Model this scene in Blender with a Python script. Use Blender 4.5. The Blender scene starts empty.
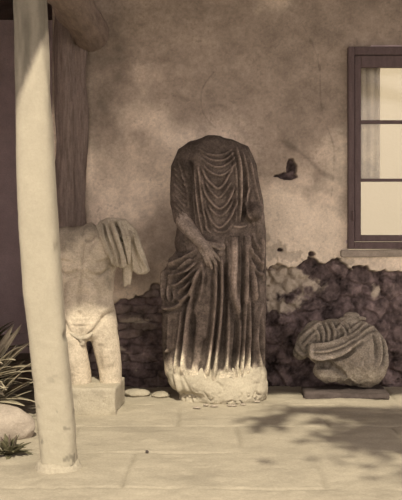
import bpy, bmesh, math, random
import numpy as np
from mathutils import Vector, Matrix

SC = bpy.context.scene
COL = SC.collection
random.seed(5)
RNG = np.random.RandomState(7)

# ------------------------------------------------------------------ camera, sky, sun, exposure
F = 840.0
CZ = 1.2
HOR = 230.0
cam_d = bpy.data.cameras.new('camera')
cam = bpy.data.objects.new('camera', cam_d)
COL.objects.link(cam)
cam.location = (0, 0, CZ)
cam.rotation_euler = (math.pi / 2, 0, 0)
cam_d.sensor_fit = 'VERTICAL'
cam_d.sensor_height = 24.0
cam_d.lens = F / 500 * 24.0
cam_d.shift_y = -(250 - HOR) / 500
SC.camera = cam

SC.view_settings.view_transform = 'Standard'
SC.view_settings.look = 'None'
SC.view_settings.gamma = 1
SC.view_settings.use_curve_mapping = False
SC.view_settings.exposure = 0.0

world = bpy.data.worlds.new('sky')
SC.world = world
world.use_nodes = True
_nt = world.node_tree
bg = _nt.nodes['Background']
# hazy sky, brightest low down and paler overhead
_tc = _nt.nodes.new('ShaderNodeTexCoord')
_sp = _nt.nodes.new('ShaderNodeSeparateXYZ')
_rp = _nt.nodes.new('ShaderNodeValToRGB')
_nt.links.new(_tc.outputs['Generated'], _sp.inputs[0])
_nt.links.new(_sp.outputs['Z'], _rp.inputs['Fac'])
_nt.links.new(_rp.outputs['Color'], bg.inputs['Color'])
_rp.color_ramp.elements[0].position = 0.12
_rp.color_ramp.elements[0].color = (1.0, 0.86, 0.81, 1)
_rp.color_ramp.elements[1].position = 0.75
_rp.color_ramp.elements[1].color = (0.32, 0.285, 0.27, 1)
bg.inputs['Strength'].default_value = 2.0

SUN_AZ = 0.10          # how far the light drifts to the left for each metre it travels inwards
SUN_SL = 1.10          # how far it drops for each metre it travels inwards
sun_d = bpy.data.lights.new('sun', 'SUN')
sun_d.energy = 4.8
sun_d.angle = math.radians(1.3)
sun_d.color = (1.0, 0.90, 0.72)
sun = bpy.data.objects.new('sun', sun_d)
COL.objects.link(sun)
sun.rotation_euler = Vector((-SUN_AZ, 1, -SUN_SL)).to_track_quat('-Z', 'Y').to_euler()
sun.location = (1, -3, 6)

# ------------------------------------------------------------------ helpers
def at(px, py, Y):
    return Vector(((px - 201) * Y / F, Y, CZ + (HOR - py) * Y / F))

def hash3(i, j, k, seed):
    n = (i * 73856093) ^ (j * 19349663) ^ (k * 83492791) ^ (seed * 2654435761 & 0x7fffffff)
    n = (n ^ (n >> 13)) * 1274126177 & 0x7fffffff
    n = (n ^ (n >> 16)) * 668265263 & 0x7fffffff
    return ((n ^ (n >> 15)) & 0xffff) / 65535.0

def vnoise(P, scale, seed=0):
    """smooth value noise in -1..1 on an (N,3) array"""
    Q = P * scale + 1000.0
    I = np.floor(Q).astype(np.int64)
    f = Q - I
    f = f * f * (3 - 2 * f)
    out = 0
    for a in (0, 1):
        wa = f[:, 0] if a else 1 - f[:, 0]
        for b in (0, 1):
            wb = f[:, 1] if b else 1 - f[:, 1]
            for c in (0, 1):
                wc = f[:, 2] if c else 1 - f[:, 2]
                out = out + wa * wb * wc * hash3(I[:, 0] + a, I[:, 1] + b, I[:, 2] + c, seed)
    return out * 2 - 1

def fbm(P, scale, seed=0, octv=4):
    o = 0
    a = 1.0
    t = 0
    for i in range(octv):
        o = o + a * vnoise(P, scale * 2 ** i, seed + i * 17)
        t += a
        a *= 0.5
    return o / t

def sstep(a, b, x):
    t = np.clip((x - a) / (b - a), 0, 1)
    return t * t * (3 - 2 * t)

def tag(o, label=None, cat=None, group=None, kind=None):
    if label: o['label'] = label
    if cat: o['category'] = cat
    if group: o['group'] = group
    if kind: o['kind'] = kind
    return o

def empty(name, loc):
    o = bpy.data.objects.new(name, None)
    COL.objects.link(o)
    o.location = loc
    o.empty_display_size = 0.1
    return o

def link_mesh(name, me, mat, parent=None, smooth=True):
    o = bpy.data.objects.new(name, me)
    COL.objects.link(o)
    me.materials.clear()
    me.materials.append(mat)
    if smooth:
        me.polygons.foreach_set('use_smooth', [True] * len(me.polygons))
    if parent is not None:
        o.parent = parent
        o.matrix_parent_inverse = Matrix.Translation(-Vector(parent.location))
    return o

def from_arrays(name, verts, faces, mat, parent=None, smooth=True):
    me = bpy.data.meshes.new(name)
    me.from_pydata([tuple(v) for v in verts], [], [tuple(int(i) for i in f) for f in faces])
    me.update()
    return link_mesh(name, me, mat, parent, smooth)

def bm_obj(name, bm, mat, parent=None, smooth=False):
    me = bpy.data.meshes.new(name)
    bmesh.ops.recalc_face_normals(bm, faces=bm.faces)
    bm.to_mesh(me)
    bm.free()
    return link_mesh(name, me, mat, parent, smooth)

def loft(bm, rings, seg=40, n=2.3):
    """rings: (x, y, z, rx, ry) stacked along z, closed"""
    prev = None
    first = None
    for (x, y, z, rx, ry) in rings:
        cur = []
        for k in range(seg):
            t = 2 * math.pi * k / seg
            c, s = math.cos(t), math.sin(t)
            cx = math.copysign(abs(c) ** (2 / n), c)
            sy = math.copysign(abs(s) ** (2 / n), s)
            cur.append(bm.verts.new((x + rx * cx, y + ry * sy, z)))
        if prev:
            for k in range(seg):
                bm.faces.new((prev[k], prev[(k + 1) % seg], cur[(k + 1) % seg], cur[k]))
        else:
            first = cur
        prev = cur
    bm.faces.new(list(reversed(first)))
    bm.faces.new(prev)

def chain(bm, pts, seg=16, sub=1):
    """a closed rounded tube through (Vector, r) joints"""
    P = [Vector(p) for p, r in pts]
    R = [r for p, r in pts]
    # rounded ends
    d0 = (P[0] - P[1]).normalized()
    d1 = (P[-1] - P[-2]).normalized()
    st = []
    for a in (0.98, 0.8, 0.45):
        st.append((P[0] + d0 * R[0] * a, R[0] * math.sqrt(1 - a * a)))
    st += list(zip(P, R))
    for a in (0.45, 0.8, 0.98):
        st.append((P[-1] + d1 * R[-1] * a, R[-1] * math.sqrt(1 - a * a)))
    prev = None
    first = None
    up = None
    for i, (p, r) in enumerate(st):
        a = st[max(i - 1, 0)][0]
        b = st[min(i + 1, len(st) - 1)][0]
        d = (b - a).normalized()
        if up is None:
            up = Vector((0, 0, 1)) if abs(d.z) < 0.9 else Vector((1, 0, 0))
        u = (up - d * up.dot(d)).normalized()
        v = d.cross(u)
        up = u
        cur = [bm.verts.new(p + (u * math.cos(2 * math.pi * k / seg) + v * math.sin(2 * math.pi * k / seg)) * r) for k in range(seg)]
        if prev:
            for k in range(seg):
                bm.faces.new((prev[k], prev[(k + 1) % seg], cur[(k + 1) % seg], cur[k]))
        else:
            first = cur
        prev = cur
    bm.faces.new(list(reversed(first)))
    bm.faces.new(prev)

def ell(bm, c, r, rot=None, sub=3):
    m = Matrix.Translation(Vector(c)) @ (rot or Matrix()) @ Matrix.Diagonal((r[0], r[1], r[2], 1))
    bmesh.ops.create_icosphere(bm, subdivisions=sub, radius=1, matrix=m)

def box(bm, x0, x1, y0, y1, z0, z1):
    m = Matrix.Translation(((x0 + x1) / 2, (y0 + y1) / 2, (z0 + z1) / 2)) @ Matrix.Diagonal((x1 - x0, y1 - y0, z1 - z0, 1))
    return bmesh.ops.create_cube(bm, size=1, matrix=m)['verts']

def carve_ready(bm, voxel, smooth=6, fac=0.5):
    """fuse everything in bm into one skin; returns a mesh"""
    bmesh.ops.recalc_face_normals(bm, faces=bm.faces)
    me = bpy.data.meshes.new('tmp')
    bm.to_mesh(me)
    bm.free()
    o = bpy.data.objects.new('tmp', me)
    COL.objects.link(o)
    m = o.modifiers.new('r', 'REMESH')
    m.mode = 'VOXEL'
    m.voxel_size = voxel
    s = o.modifiers.new('s', 'SMOOTH')
    s.factor = fac
    s.iterations = smooth
    dg = bpy.context.evaluated_depsgraph_get()
    out = bpy.data.meshes.new_from_object(o.evaluated_get(dg))
    bpy.data.objects.remove(o)
    bpy.data.meshes.remove(me)
    return out

def get_co(me):
    co = np.empty(len(me.vertices) * 3)
    me.vertices.foreach_get('co', co)
    return co.reshape(-1, 3)

def get_no(me):
    me.update()
    n = np.empty(len(me.vertices) * 3, dtype=np.float32)
    me.vertex_normals.foreach_get('vector', n)
    return n.reshape(-1, 3).astype(float)

def set_co(me, co):
    me.vertices.foreach_set('co', co.ravel())
    me.update()

def poly_dist(u, v, pts):
    """distance to a polyline and the fraction along it"""
    best = np.full(u.shape, 1e9)
    frac = np.zeros(u.shape)
    L = [0]
    for a, b in zip(pts[:-1], pts[1:]):
        L.append(L[-1] + math.hypot(b[0] - a[0], b[1] - a[1]))
    for i, (a, b) in enumerate(zip(pts[:-1], pts[1:])):
        dx, dy = b[0] - a[0], b[1] - a[1]
        l2 = dx * dx + dy * dy
        t = np.clip(((u - a[0]) * dx + (v - a[1]) * dy) / l2, 0, 1)
        d = np.hypot(u - a[0] - t * dx, v - a[1] - t * dy)
        m = d < best
        best = np.where(m, d, best)
        frac = np.where(m, (L[i] + t * math.sqrt(l2)) / L[-1], frac)
    return best, frac

def spline(pts, n=6):
    """Catmull-Rom smoothing of a 2-D polyline"""
    if len(pts) < 3:
        return pts
    P = [pts[0]] + list(pts) + [pts[-1]]
    out = []
    for i in range(1, len(P) - 2):
        p0, p1, p2, p3 = P[i - 1], P[i], P[i + 1], P[i + 2]
        for k in range(n):
            t = k / n
            out.append(tuple(0.5 * (2 * p1[c] + (p2[c] - p0[c]) * t + (2 * p0[c] - 5 * p1[c] + 4 * p2[c] - p3[c]) * t * t
                                    + (3 * p1[c] - p0[c] - 3 * p2[c] + p3[c]) * t ** 3) for c in (0, 1)))
    out.append(pts[-1])
    return out

def carve(me, strokes, Yc, rough=0.002, rscale=30, seed=1, back=False, polish=0):
    """strokes: (points, width, height in m[, mode]) laid out on the front face of the block,
    measured on the elevation plane at depth Yc; a ridge is flanked by two shallow troughs"""
    co = get_co(me)
    no = get_no(me)
    u = 201 + F * co[:, 0] / Yc
    v = HOR - F * (co[:, 2] - CZ) / Yc
    front = np.clip((-no[:, 1] - 0.05) / 0.5, 0, 1)
    disp = np.zeros(len(co))
    for st in strokes:
        pts, w, h = st[0], st[1], st[2]
        mode = st[3] if len(st) > 3 else 'fold'
        # u is elevation at Yc, strokes given in the same measure
        d, fr = poly_dist(u, v, spline(pts))
        taper = np.clip(np.minimum(fr, 1 - fr) / 0.12, 0.0, 1) ** 0.5
        if mode == 'fold':
            prof = np.exp(-(d / w) ** 2) * 1.25 - 0.55 * np.exp(-((d - 1.9 * w) / w) ** 2)
        elif mode == 'blob':
            prof = np.exp(-(d / w) ** 2)
            taper = 1
        else:
            prof = np.exp(-(d / w) ** 2)
        disp += h * prof * taper * front
    me['n'] = 0
    global RELIEF
    RELIEF = disp.copy()
    disp += rough * fbm(co, rscale, seed, 3)
    co = co + no * disp[:, None]
    set_co(me, co)
    return me

# ------------------------------------------------------------------ materials
MATS = {}
def mat(name, col, rough=0.9, var=0.25, scale=6.0, bump=0.3, bscale=40.0, col2=None, attr=False, stretch=None, spec=0.15, thr=None, speck=0.12):
    m = bpy.data.materials.new(name)
    m.use_nodes = True
    nt = m.node_tree
    N, L = nt.nodes, nt.links
    b = N['Principled BSDF']
    b.inputs['Roughness'].default_value = rough
    b.inputs['Specular IOR Level'].default_value = spec
    tc = N.new('ShaderNodeTexCoord')
    mp = N.new('ShaderNodeMapping')
    L.new(tc.outputs['Object'], mp.inputs['Vector'])
    if stretch: mp.inputs['Scale'].default_value = stretch
    n1 = N.new('ShaderNodeTexNoise')
    n1.inputs['Scale'].default_value = scale
    n1.inputs['Detail'].default_value = 9
    n1.inputs['Roughness'].default_value = 0.65
    L.new(mp.outputs['Vector'], n1.inputs['Vector'])
    rp = N.new('ShaderNodeValToRGB')
    lo, hi = thr or (0.3, 0.7)
    rp.color_ramp.elements[0].position = lo
    rp.color_ramp.elements[1].position = hi
    c2 = col2 or tuple(c * (1 - var) for c in col)
    rp.color_ramp.elements[0].color = (*c2, 1)
    rp.color_ramp.elements[1].color = (*col, 1)
    L.new(n1.outputs['Fac'], rp.inputs['Fac'])
    out = rp.outputs['Color']
    if speck:
        n3 = N.new('ShaderNodeTexNoise')
        n3.inputs['Scale'].default_value = 75
        n3.inputs['Detail'].default_value = 5
        n3.inputs['Roughness'].default_value = 0.8
        L.new(tc.outputs['Object'], n3.inputs['Vector'])
        r3 = N.new('ShaderNodeValToRGB')
        r3.color_ramp.elements[0].position = 0.36
        r3.color_ramp.elements[1].position = 0.64
        a3, b3 = 1 - speck, 1 + speck
        r3.color_ramp.elements[0].color = (a3, a3, a3, 1)
        r3.color_ramp.elements[1].color = (b3, b3, b3, 1)
        L.new(n3.outputs['Fac'], r3.inputs['Fac'])
        m3 = N.new('ShaderNodeMix')
        m3.data_type = 'RGBA'
        m3.blend_type = 'MULTIPLY'
        m3.inputs['Factor'].default_value = 1
        L.new(out, m3.inputs['A'])
        L.new(r3.outputs['Color'], m3.inputs['B'])
        out = m3.outputs['Result']
    if attr:
        at_ = N.new('ShaderNodeVertexColor')
        at_.layer_name = 'tone'
        mx = N.new('ShaderNodeMix')
        mx.data_type = 'RGBA'
        mx.blend_type = 'MULTIPLY'
        mx.inputs['Factor'].default_value = 1
        L.new(out, mx.inputs['A'])
        L.new(at_.outputs['Color'], mx.inputs['B'])
        out = mx.outputs['Result']
    L.new(out, b.inputs['Base Color'])
    n2 = N.new('ShaderNodeTexNoise')
    n2.inputs['Scale'].default_value = bscale
    n2.inputs['Detail'].default_value = 8
    n2.inputs['Roughness'].default_value = 0.7
    L.new(mp.outputs['Vector'], n2.inputs['Vector'])
    bp = N.new('ShaderNodeBump')
    bp.inputs['Strength'].default_value = bump
    bp.inputs['Distance'].default_value = 0.02
    L.new(n2.outputs['Fac'], bp.inputs['Height'])
    L.new(bp.outputs['Normal'], b.inputs['Normal'])
    MATS[name] = m
    return m

def set_tone(me, rgb):
    """rgb (N,3) the surface's own colour, per vertex"""
    ca = me.color_attributes.new('tone', 'FLOAT_COLOR', 'POINT')
    a = np.ones((len(me.vertices), 4), dtype=np.float32)
    a[:, :3] = rgb
    ca.data.foreach_set('color', a.ravel())

M_wall = mat('weathered_plaster', (1, 1, 1), 0.95, 0.22, 5, 0.35, 45, attr=True)
M_floor = mat('pale_paving', (0.40, 0.355, 0.27), 0.9, 0.16, 3.5, 0.25, 30, attr=True)
M_white = mat('whitewash', (0.37, 0.335, 0.255), 0.85, 0.10, 9, 0.25, 25, attr=True, speck=0.05)
M_robe = mat('weathered_marble', (0.25, 0.205, 0.17), 0.8, 0.5, 13, 0.9, 70, thr=(0.36, 0.64), attr=True, speck=0.35)
M_nude = mat('pale_marble', (0.47, 0.415, 0.32), 0.75, 0.28, 9, 0.4, 60, thr=(0.3, 0.6), attr=True, speck=0.2)
M_frag = mat('pitted_marble', (0.40, 0.35, 0.28), 0.85, 0.35, 16, 1.0, 60, attr=True, speck=0.35)
M_plinth = mat('rough_plinth_stone', (0.42, 0.375, 0.285), 0.9, 0.15, 7, 0.5, 28, attr=True)
M_wood = mat('dark_timber', (0.30, 0.235, 0.20), 0.9, 0.55, 9, 0.8, 30, stretch=(6, 6, 0.7))
M_beam = mat('brown_log', (0.30, 0.235, 0.19), 0.85, 0.45, 7, 0.6, 30, stretch=(5, 0.7, 5))
M_frame = mat('painted_window_wood', (0.135, 0.098, 0.095), 0.6, 0.3, 8, 0.3, 40, stretch=(4, 4, 0.8))
M_roof = mat('roof_boards', (0.16, 0.125, 0.11), 0.9, 0.4, 5, 0.4, 20)
M_dark = mat('sooty_plaster', (0.66, 0.53, 0.52), 0.95, 0.3, 5, 0.4, 20)
M_out = mat('limewashed_yard_wall', (0.385, 0.35, 0.27), 0.9, 0.05, 2, 0.2, 20)
M_leaf = mat('dull_leaf', (0.13, 0.12, 0.07), 0.6, 0.4, 8, 0.1, 30)
M_leaf2 = mat('pale_leaf', (0.46, 0.41, 0.29), 0.6, 0.5, 8, 0.1, 30)
M_bark = mat('bark', (0.16, 0.12, 0.10), 0.9, 0.4, 9, 0.6, 30)
M_rock = mat('grey_stone', (0.42, 0.36, 0.29), 0.9, 0.4, 7, 0.7, 20)
M_plinth2 = mat('pale_rubble', (0.42, 0.375, 0.285), 0.9, 0.3, 12, 0.8, 25)
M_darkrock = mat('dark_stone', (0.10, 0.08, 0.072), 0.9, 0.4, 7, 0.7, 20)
M_cloth = mat('dusty_curtain', (0.85, 0.79, 0.64), 0.9, 0.3, 7, 0.2, 20)

def glass_mat():
    m = bpy.data.materials.new('window_glass')
    m.use_nodes = True
    nt = m.node_tree
    N, L = nt.nodes, nt.links
    out = N['Material Output']
    N.remove(N['Principled BSDF'])
    tr = N.new('ShaderNodeBsdfTransparent')
    tr.inputs['Color'].default_value = (0.97, 0.96, 0.93, 1)
    gl = N.new('ShaderNodeBsdfGlossy')
    gl.inputs['Roughness'].default_value = 0.08
    mx = N.new('ShaderNodeMixShader')
    mx.inputs['Fac'].default_value = 0.05
    L.new(tr.outputs[0], mx.inputs[1])
    L.new(gl.outputs[0], mx.inputs[2])
    L.new(mx.outputs[0], out.inputs['Surface'])
    return m
M_glass = glass_mat()

# ------------------------------------------------------------------ the wall behind: plaster over rubble, one mesh
WY = 6.38
WX0, WX1 = -1.13, 3.2
WZ1 = 3.25
WINX0, WINX1, WINZ0, WINZ1 = 1.12, 2.75, 1.04, 2.585      # opening
def px_of(X, Y=WY): return 201 + F * X / Y
def py_of(Z, Y=WY): return HOR - F * (Z - CZ) / Y

def build_wall():
    st = 0.0065
    nx = int((WX1 - WX0) / st) + 1
    nz = int((WZ1 + 0.06) / st) + 1
    X, Z = np.meshgrid(np.linspace(WX0, WX1, nx), np.linspace(-0.06, WZ1, nz))
    x = X.ravel(); z = Z.ravel()
    P = np.stack([x, np.zeros_like(x), z], 1)
    u = px_of(x); v = py_of(z)
    # broken lower edge of the plaster (in elevation)
    ex = [-200, 96, 106, 112, 120, 130, 138, 146, 152, 158, 166, 175, 200, 240, 262, 268, 276, 283, 290, 297, 303, 310, 318, 326, 331, 337, 342, 350, 358, 366, 376, 388, 402, 420, 800]
    ey = [320, 320, 316, 302, 299, 300, 297, 291, 286, 283, 288, 280, 262, 262, 263, 268, 262, 263, 267, 265, 263, 259, 263, 265, 259, 257, 264, 270, 268, 267, 271, 270, 273, 271, 272]
    edge = np.interp(u, ex, ey) + 3.0 * vnoise(P, 14, 3) + 2.0 * vnoise(P, 38, 4)
    plaster = sstep(-0.8, 0.8, edge - v)
    # flaked patches
    def patch(pts_c, r, e=0.35):
        cx, cy = pts_c
        d = np.hypot((u - cx) / r[0], (v - cy) / r[1]) + e * fbm(P, 22, int(cx), 3)
        return sstep(1.05, 0.9, d)
    hole = np.maximum.reduce([patch((286, 176), (11, 3.5)), patch((291, 168), (5, 9)), patch((312, 254), (4, 3)), patch((280, 250), (3, 2))])
    skin = np.maximum.reduce([patch((274, 252), (14, 9), 0.7), patch((292, 256), (12, 6), .7), patch((262, 240), (7, 12), .7),
                              patch((345, 262), (12, 4), .6), patch((105, 292), (9, 9), .6)])       # top coat lost, undercoat showing
    plaster = plaster * (1 - hole)
    # ---- rubble stones: jittered cells
    def cells(cw, chh, jit, seed, ox=0.0):
        gi = np.floor(z / chh).astype(int)
        best = np.full(x.shape, 9e9); sec = np.full(x.shape, 9e9); cid = np.zeros(x.shape)
        for dj in (-1, 0, 1):
            row = gi + dj
            off = (row % 2) * 0.5 + ox
            gx = np.floor(x / cw - off).astype(int)
            for di in (-1, 0, 1):
                col = gx + di
                r1 = hash3(col, row, col * 0 + 3, seed); r2 = hash3(col, row, col * 0 + 9, seed)
                sx = (col + 0.5 + off + jit * (r1 - 0.5)) * cw
                sz = (row + 0.5 + jit * (r2 - 0.5)) * chh
                d = np.sqrt(((x - sx) / cw) ** 2 + ((z - sz) / chh) ** 2 * 1.0)
                d = d + 0.0
                m = d < best
                sec = np.where(m, best, np.minimum(sec, d))
                cid = np.where(m, hash3(col, row, col * 0 + 5, seed + 2), cid)
                best = np.where(m, d, best)
        return best, sec, cid
    wob = 0.045
    x0, z0 = x.copy(), z.copy()
    wx = wob * fbm(P, 12, 31, 3); wz = wob * fbm(P, 12, 57, 3)
    x = x + wx; z = z + wz
    b1, s1, c1 = cells(0.155, 0.115, 0.85, 11)
    x = x0 + 0.3 * wx; z = z0 + 0.3 * wz
    b2, s2, c2 = cells(0.22, 0.062, 0.15, 23)
    x, z = x0, z0
    isb = sstep(175, 160, u)                       # the coursed brickwork between the two left statues
    e1 = s1 - b1 + 0.16 * fbm(P, 20, 401, 3); e2 = s2 - b2 + 0.14 * fbm(P, 20, 402, 3)
    h1 = sstep(0.0, 0.34, e1); h2 = sstep(0.0, 0.20, e2)
    h = np.where(isb > .5, h2, h1); cid = np.where(isb > .5, c2, c1)
    depth = -0.085 + h * (0.012 + 0.034 * cid) + 0.020 * fbm(P, 9, 8, 4) + 0.010 * fbm(P, 30, 9, 3)
    yy_pl = 0.010 * fbm(P, 2.2, 41, 3) + 0.004 * fbm(P, 14, 43, 3) - 0.006 * skin
    # swell of plaster near its torn edge
    yy = plaster * yy_pl + (1 - plaster) * depth
    Y = WY - yy
    # ---- colour of the surface itself
    base = np.array([0.90, 0.775, 0.615])
    pl = base[None, :] * np.ones((len(x), 1))
    n1 = fbm(P, 1.3, 71, 4); n2 = fbm(P, 4.5, 73, 4)
    pl *= (1 + 0.14 * n1 + 0.24 * n2)[:, None]
    # patchy darkening, stronger up the wall; damp staining at the left end
    top_dark = sstep(-0.3, 0.5, fbm(P, 1.7, 91, 4) + 0.95 * sstep(190, 60, v) - 0.15)
    pl *= (1 - 0.55 * top_dark)[:, None] * np.array([1, 0.95, 0.95]) ** top_dark[:, None]
    damp = sstep(1.5, 0.6, np.hypot((u - 88) / 34, (v - 90) / 66) + 0.7 * fbm(P, 5, 92, 4))
    pl *= (1 - 0.38 * damp)[:, None]
    rep = sstep(1.3, 0.7, np.hypot((u - 150) / 38, (v - 72) / 9) + 0.35 * fbm(P, 9, 150, 3))
    fine = fbm(P, 16, 301, 4)
    pl *= (1 + 0.20 * fine + 0.14 * fbm(P, 60, 305, 2))[:, None]
    pit = sstep(0.38, 0.5, fbm(P, 55, 303, 2)) * sstep(-.1, .4, n2)
    pl *= (1 - 0.22 * pit)[:, None]
    pl *= (1 + 0.22 * rep)[:, None]
    pale = sstep(1.6, 0.5, np.hypot((u - 322) / 20, (v - 215) / 52) + 0.7 * fbm(P, 6, 93, 4))
    pl *= (1 + 0.05 * pale)[:, None] * (1 - 0.16 * sstep(-.3, .3, fbm(P, 2.3, 99, 3)) * sstep(275, 330, u))[:, None]
    streak = np.exp(-(np.abs(poly_dist(u, v, [(284, 142), (296, 150), (306, 157), (322, 173), (332, 178)])[0] + 2 * n2) / 2.2) ** 2)
    streak += 0.8 * np.exp(-(poly_dist(u, v, [(175, 95), (205, 108), (246, 100), (280, 128)])[0] / 2.5) ** 2) * (n2 > 0)
    pl *= (1 - 0.3 * np.clip(streak, 0, 1))[:, None]
    pl *= (1 - 0.30 * skin)[:, None]
    ru = np.array([0.170, 0.130, 0.124])[None, :] * (0.75 + 0.5 * cid)[:, None] * (1 + 0.40 * n2 + 0.95 * fine + .4 * fbm(P, 70, 306, 2))[:, None]
    def glow(cx, cy, rx, ry): return np.exp(-(((u - cx) / rx) ** 2 + ((v - cy) / ry) ** 2))
    limey = np.clip(.9 * isb * glow(138, 321, 16, 4) + .6 * isb * glow(120, 350, 10, 3) + glow(288, 278, 22, 16) + glow(276, 300, 12, 20) + .7 * glow(322, 285, 14, 14) + .5 * glow(300, 305, 10, 10) + .8*glow(378, 290, 7, 8), 0, 1)
    lime_or_sun = sstep(0.35, 0.6, limey * (0.60 + 0.55 * cid) + 0.25 * n2 + 0.45 * fine)
    ru = ru * (1 - lime_or_sun)[:, None] + lime_or_sun[:, None] * np.array([0.52, 0.45, 0.36])
    bl = sstep(0.55, 0.8, cid) * isb * 0.35
    ru = ru * (1 - bl)[:, None] + bl[:, None] * np.array([0.30, 0.25, 0.2])
    ru *= (0.84 + 0.16 * np.clip(h * 1.5, 0, 1))[:, None]      # dark earth in the joints
    crack = np.exp(-((poly_dist(u, v, spline([(214, 72), (202, 90), (203, 112), (215, 128)]))[0] + .6 * fine) / .7) ** 2) + np.exp(-((poly_dist(u, v, spline([(300, 20), (318, 60), (322, 110), (334, 150), (331, 200)]))[0] + 1.2 * fine) / .6) ** 2)
    pl *= (1 - 0.3 * np.clip(crack, 0, 1))[:, None]
    tone = plaster[:, None] * pl + (1 - plaster)[:, None] * ru
    tone = np.maximum(tone, 0.01); tone = tone / np.maximum(1, tone.max(1) / 0.88)[:, None]
    V = np.stack([x, Y, z], 1)
    idx = np.arange(nx * nz).reshape(nz, nx)
    q = np.stack([idx[:-1, :-1], idx[:-1, 1:], idx[1:, 1:], idx[1:, :-1]], -1).reshape(-1, 4)
    cx = x[q].mean(1); cz = z[q].mean(1)
    keep = ~((cx > WINX0) & (cx < WINX1) & (cz > WINZ0) & (cz < WINZ1))
    q = q[keep]
    me = bpy.data.meshes.new('wall_back')
    me.from_pydata(V.tolist(), [], q.tolist())
    me.update()
    set_tone(me, tone)
    o = link_mesh('wall_back', me, M_wall)
    tag(o, kind='structure')
    # thickness: reveals of the opening, the free end and the rear face
    bm = bmesh.new()
    T = 0.42
    for (a, b, c, d) in ((WX0, WINX0, -0.06, WZ1), (WINX1, WX1, -0.06, WZ1), (WINX0, WINX1, -0.06, WINZ0), (WINX0, WINX1, WINZ1, WZ1)):
        box(bm, a, b, WY + 0.15, WY + T, c, d)
    o2 = bm_obj('wall_back_core', bm, M_dark)
    tag(o2, kind='structure')
    bm = bmesh.new()
    d = 0.02
    box(bm, WINX0 - d, WINX0, WY + 0.005, WY + 0.16, WINZ0 - d, WINZ1 + d)
    box(bm, WINX1, WINX1 + d, WY + 0.005, WY + 0.16, WINZ0 - d, WINZ1 + d)
    box(bm, WINX0, WINX1, WY + 0.005, WY + 0.16, WINZ0 - d, WINZ0)
    box(bm, WINX0, WINX1, WY + 0.005, WY + 0.16, WINZ1, WINZ1 + d)
    tag(bm_obj('trim_1', bm, M_dark), kind='structure')
build_wall()

# dark room opening at the left, its far wall and side wall
bm = bmesh.new(); box(bm, -4.0, -1.13, 8.2, 8.4, -0.1, 3.3); tag(bm_obj('wall_far', bm, M_dark), kind='structure')
bm = bmesh.new(); box(bm, -2.35, -2.2, 4.6, 8.2, -0.1, 3.2); tag(bm_obj('wall_left', bm, M_dark), kind='structure')
bm = bmesh.new(); box(bm, -1.13, -1.05, WY + 0.42, 8.2, -0.1, 3.3); tag(bm_obj('wall_inner', bm, M_dark), kind='structure')
# limewashed yard wall seen through the window
bm = bmesh.new(); box(bm, -1.0, 6.0, 10.6, 10.8, -0.1, 4.4); tag(bm_obj('wall_yard', bm, M_out), kind='structure')
# lean-to roof: keeps the gallery in shade; its unseen front edge runs out further at the left
def build_roof():
    def zz(y): return 2.9 + (y - 3.5) * 0.10
    # outline of the boards (x, y), unseen front edge shaped to place the shadow on post and statues
    front = [(-4.0, 2.95), (-2.2, 3.0), (-1.35, 3.0), (-1.0, 3.02), (-0.82, 3.20), (-0.76, 3.36), (-0.69, 3.55), (-0.62, 3.585), (-0.35, 3.585), (-0.2, 3.54), (0.1, 3.53), (0.5, 3.49),
             (0.9, 3.52), (1.4, 3.49), (2.2, 3.52), (4.0, 3.5)]
    bm = bmesh.new()
    top = []; bot = []
    for x, y in front + [(4.0, 6.85), (-4.0, 6.85)]:
        top.append(bm.verts.new((x, y, zz(y) + 0.06)))
        bot.append(bm.verts.new((x, y, zz(y))))
    n = len(top)
    bm.faces.new(top); bm.faces.new(list(reversed(bot)))
    for i in range(n):
        bm.faces.new((bot[i], bot[(i + 1) % n], top[(i + 1) % n], top[i]))
    tag(bm_obj('ceiling', bm, M_roof), kind='structure')
    bm = bmesh.new()
    box(bm, -4.0, -1.05, 6.8, 8.4, 3.25, 3.35)
    tag(bm_obj('ceiling_room', bm, M_roof), kind='structure')
build_roof()

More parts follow.
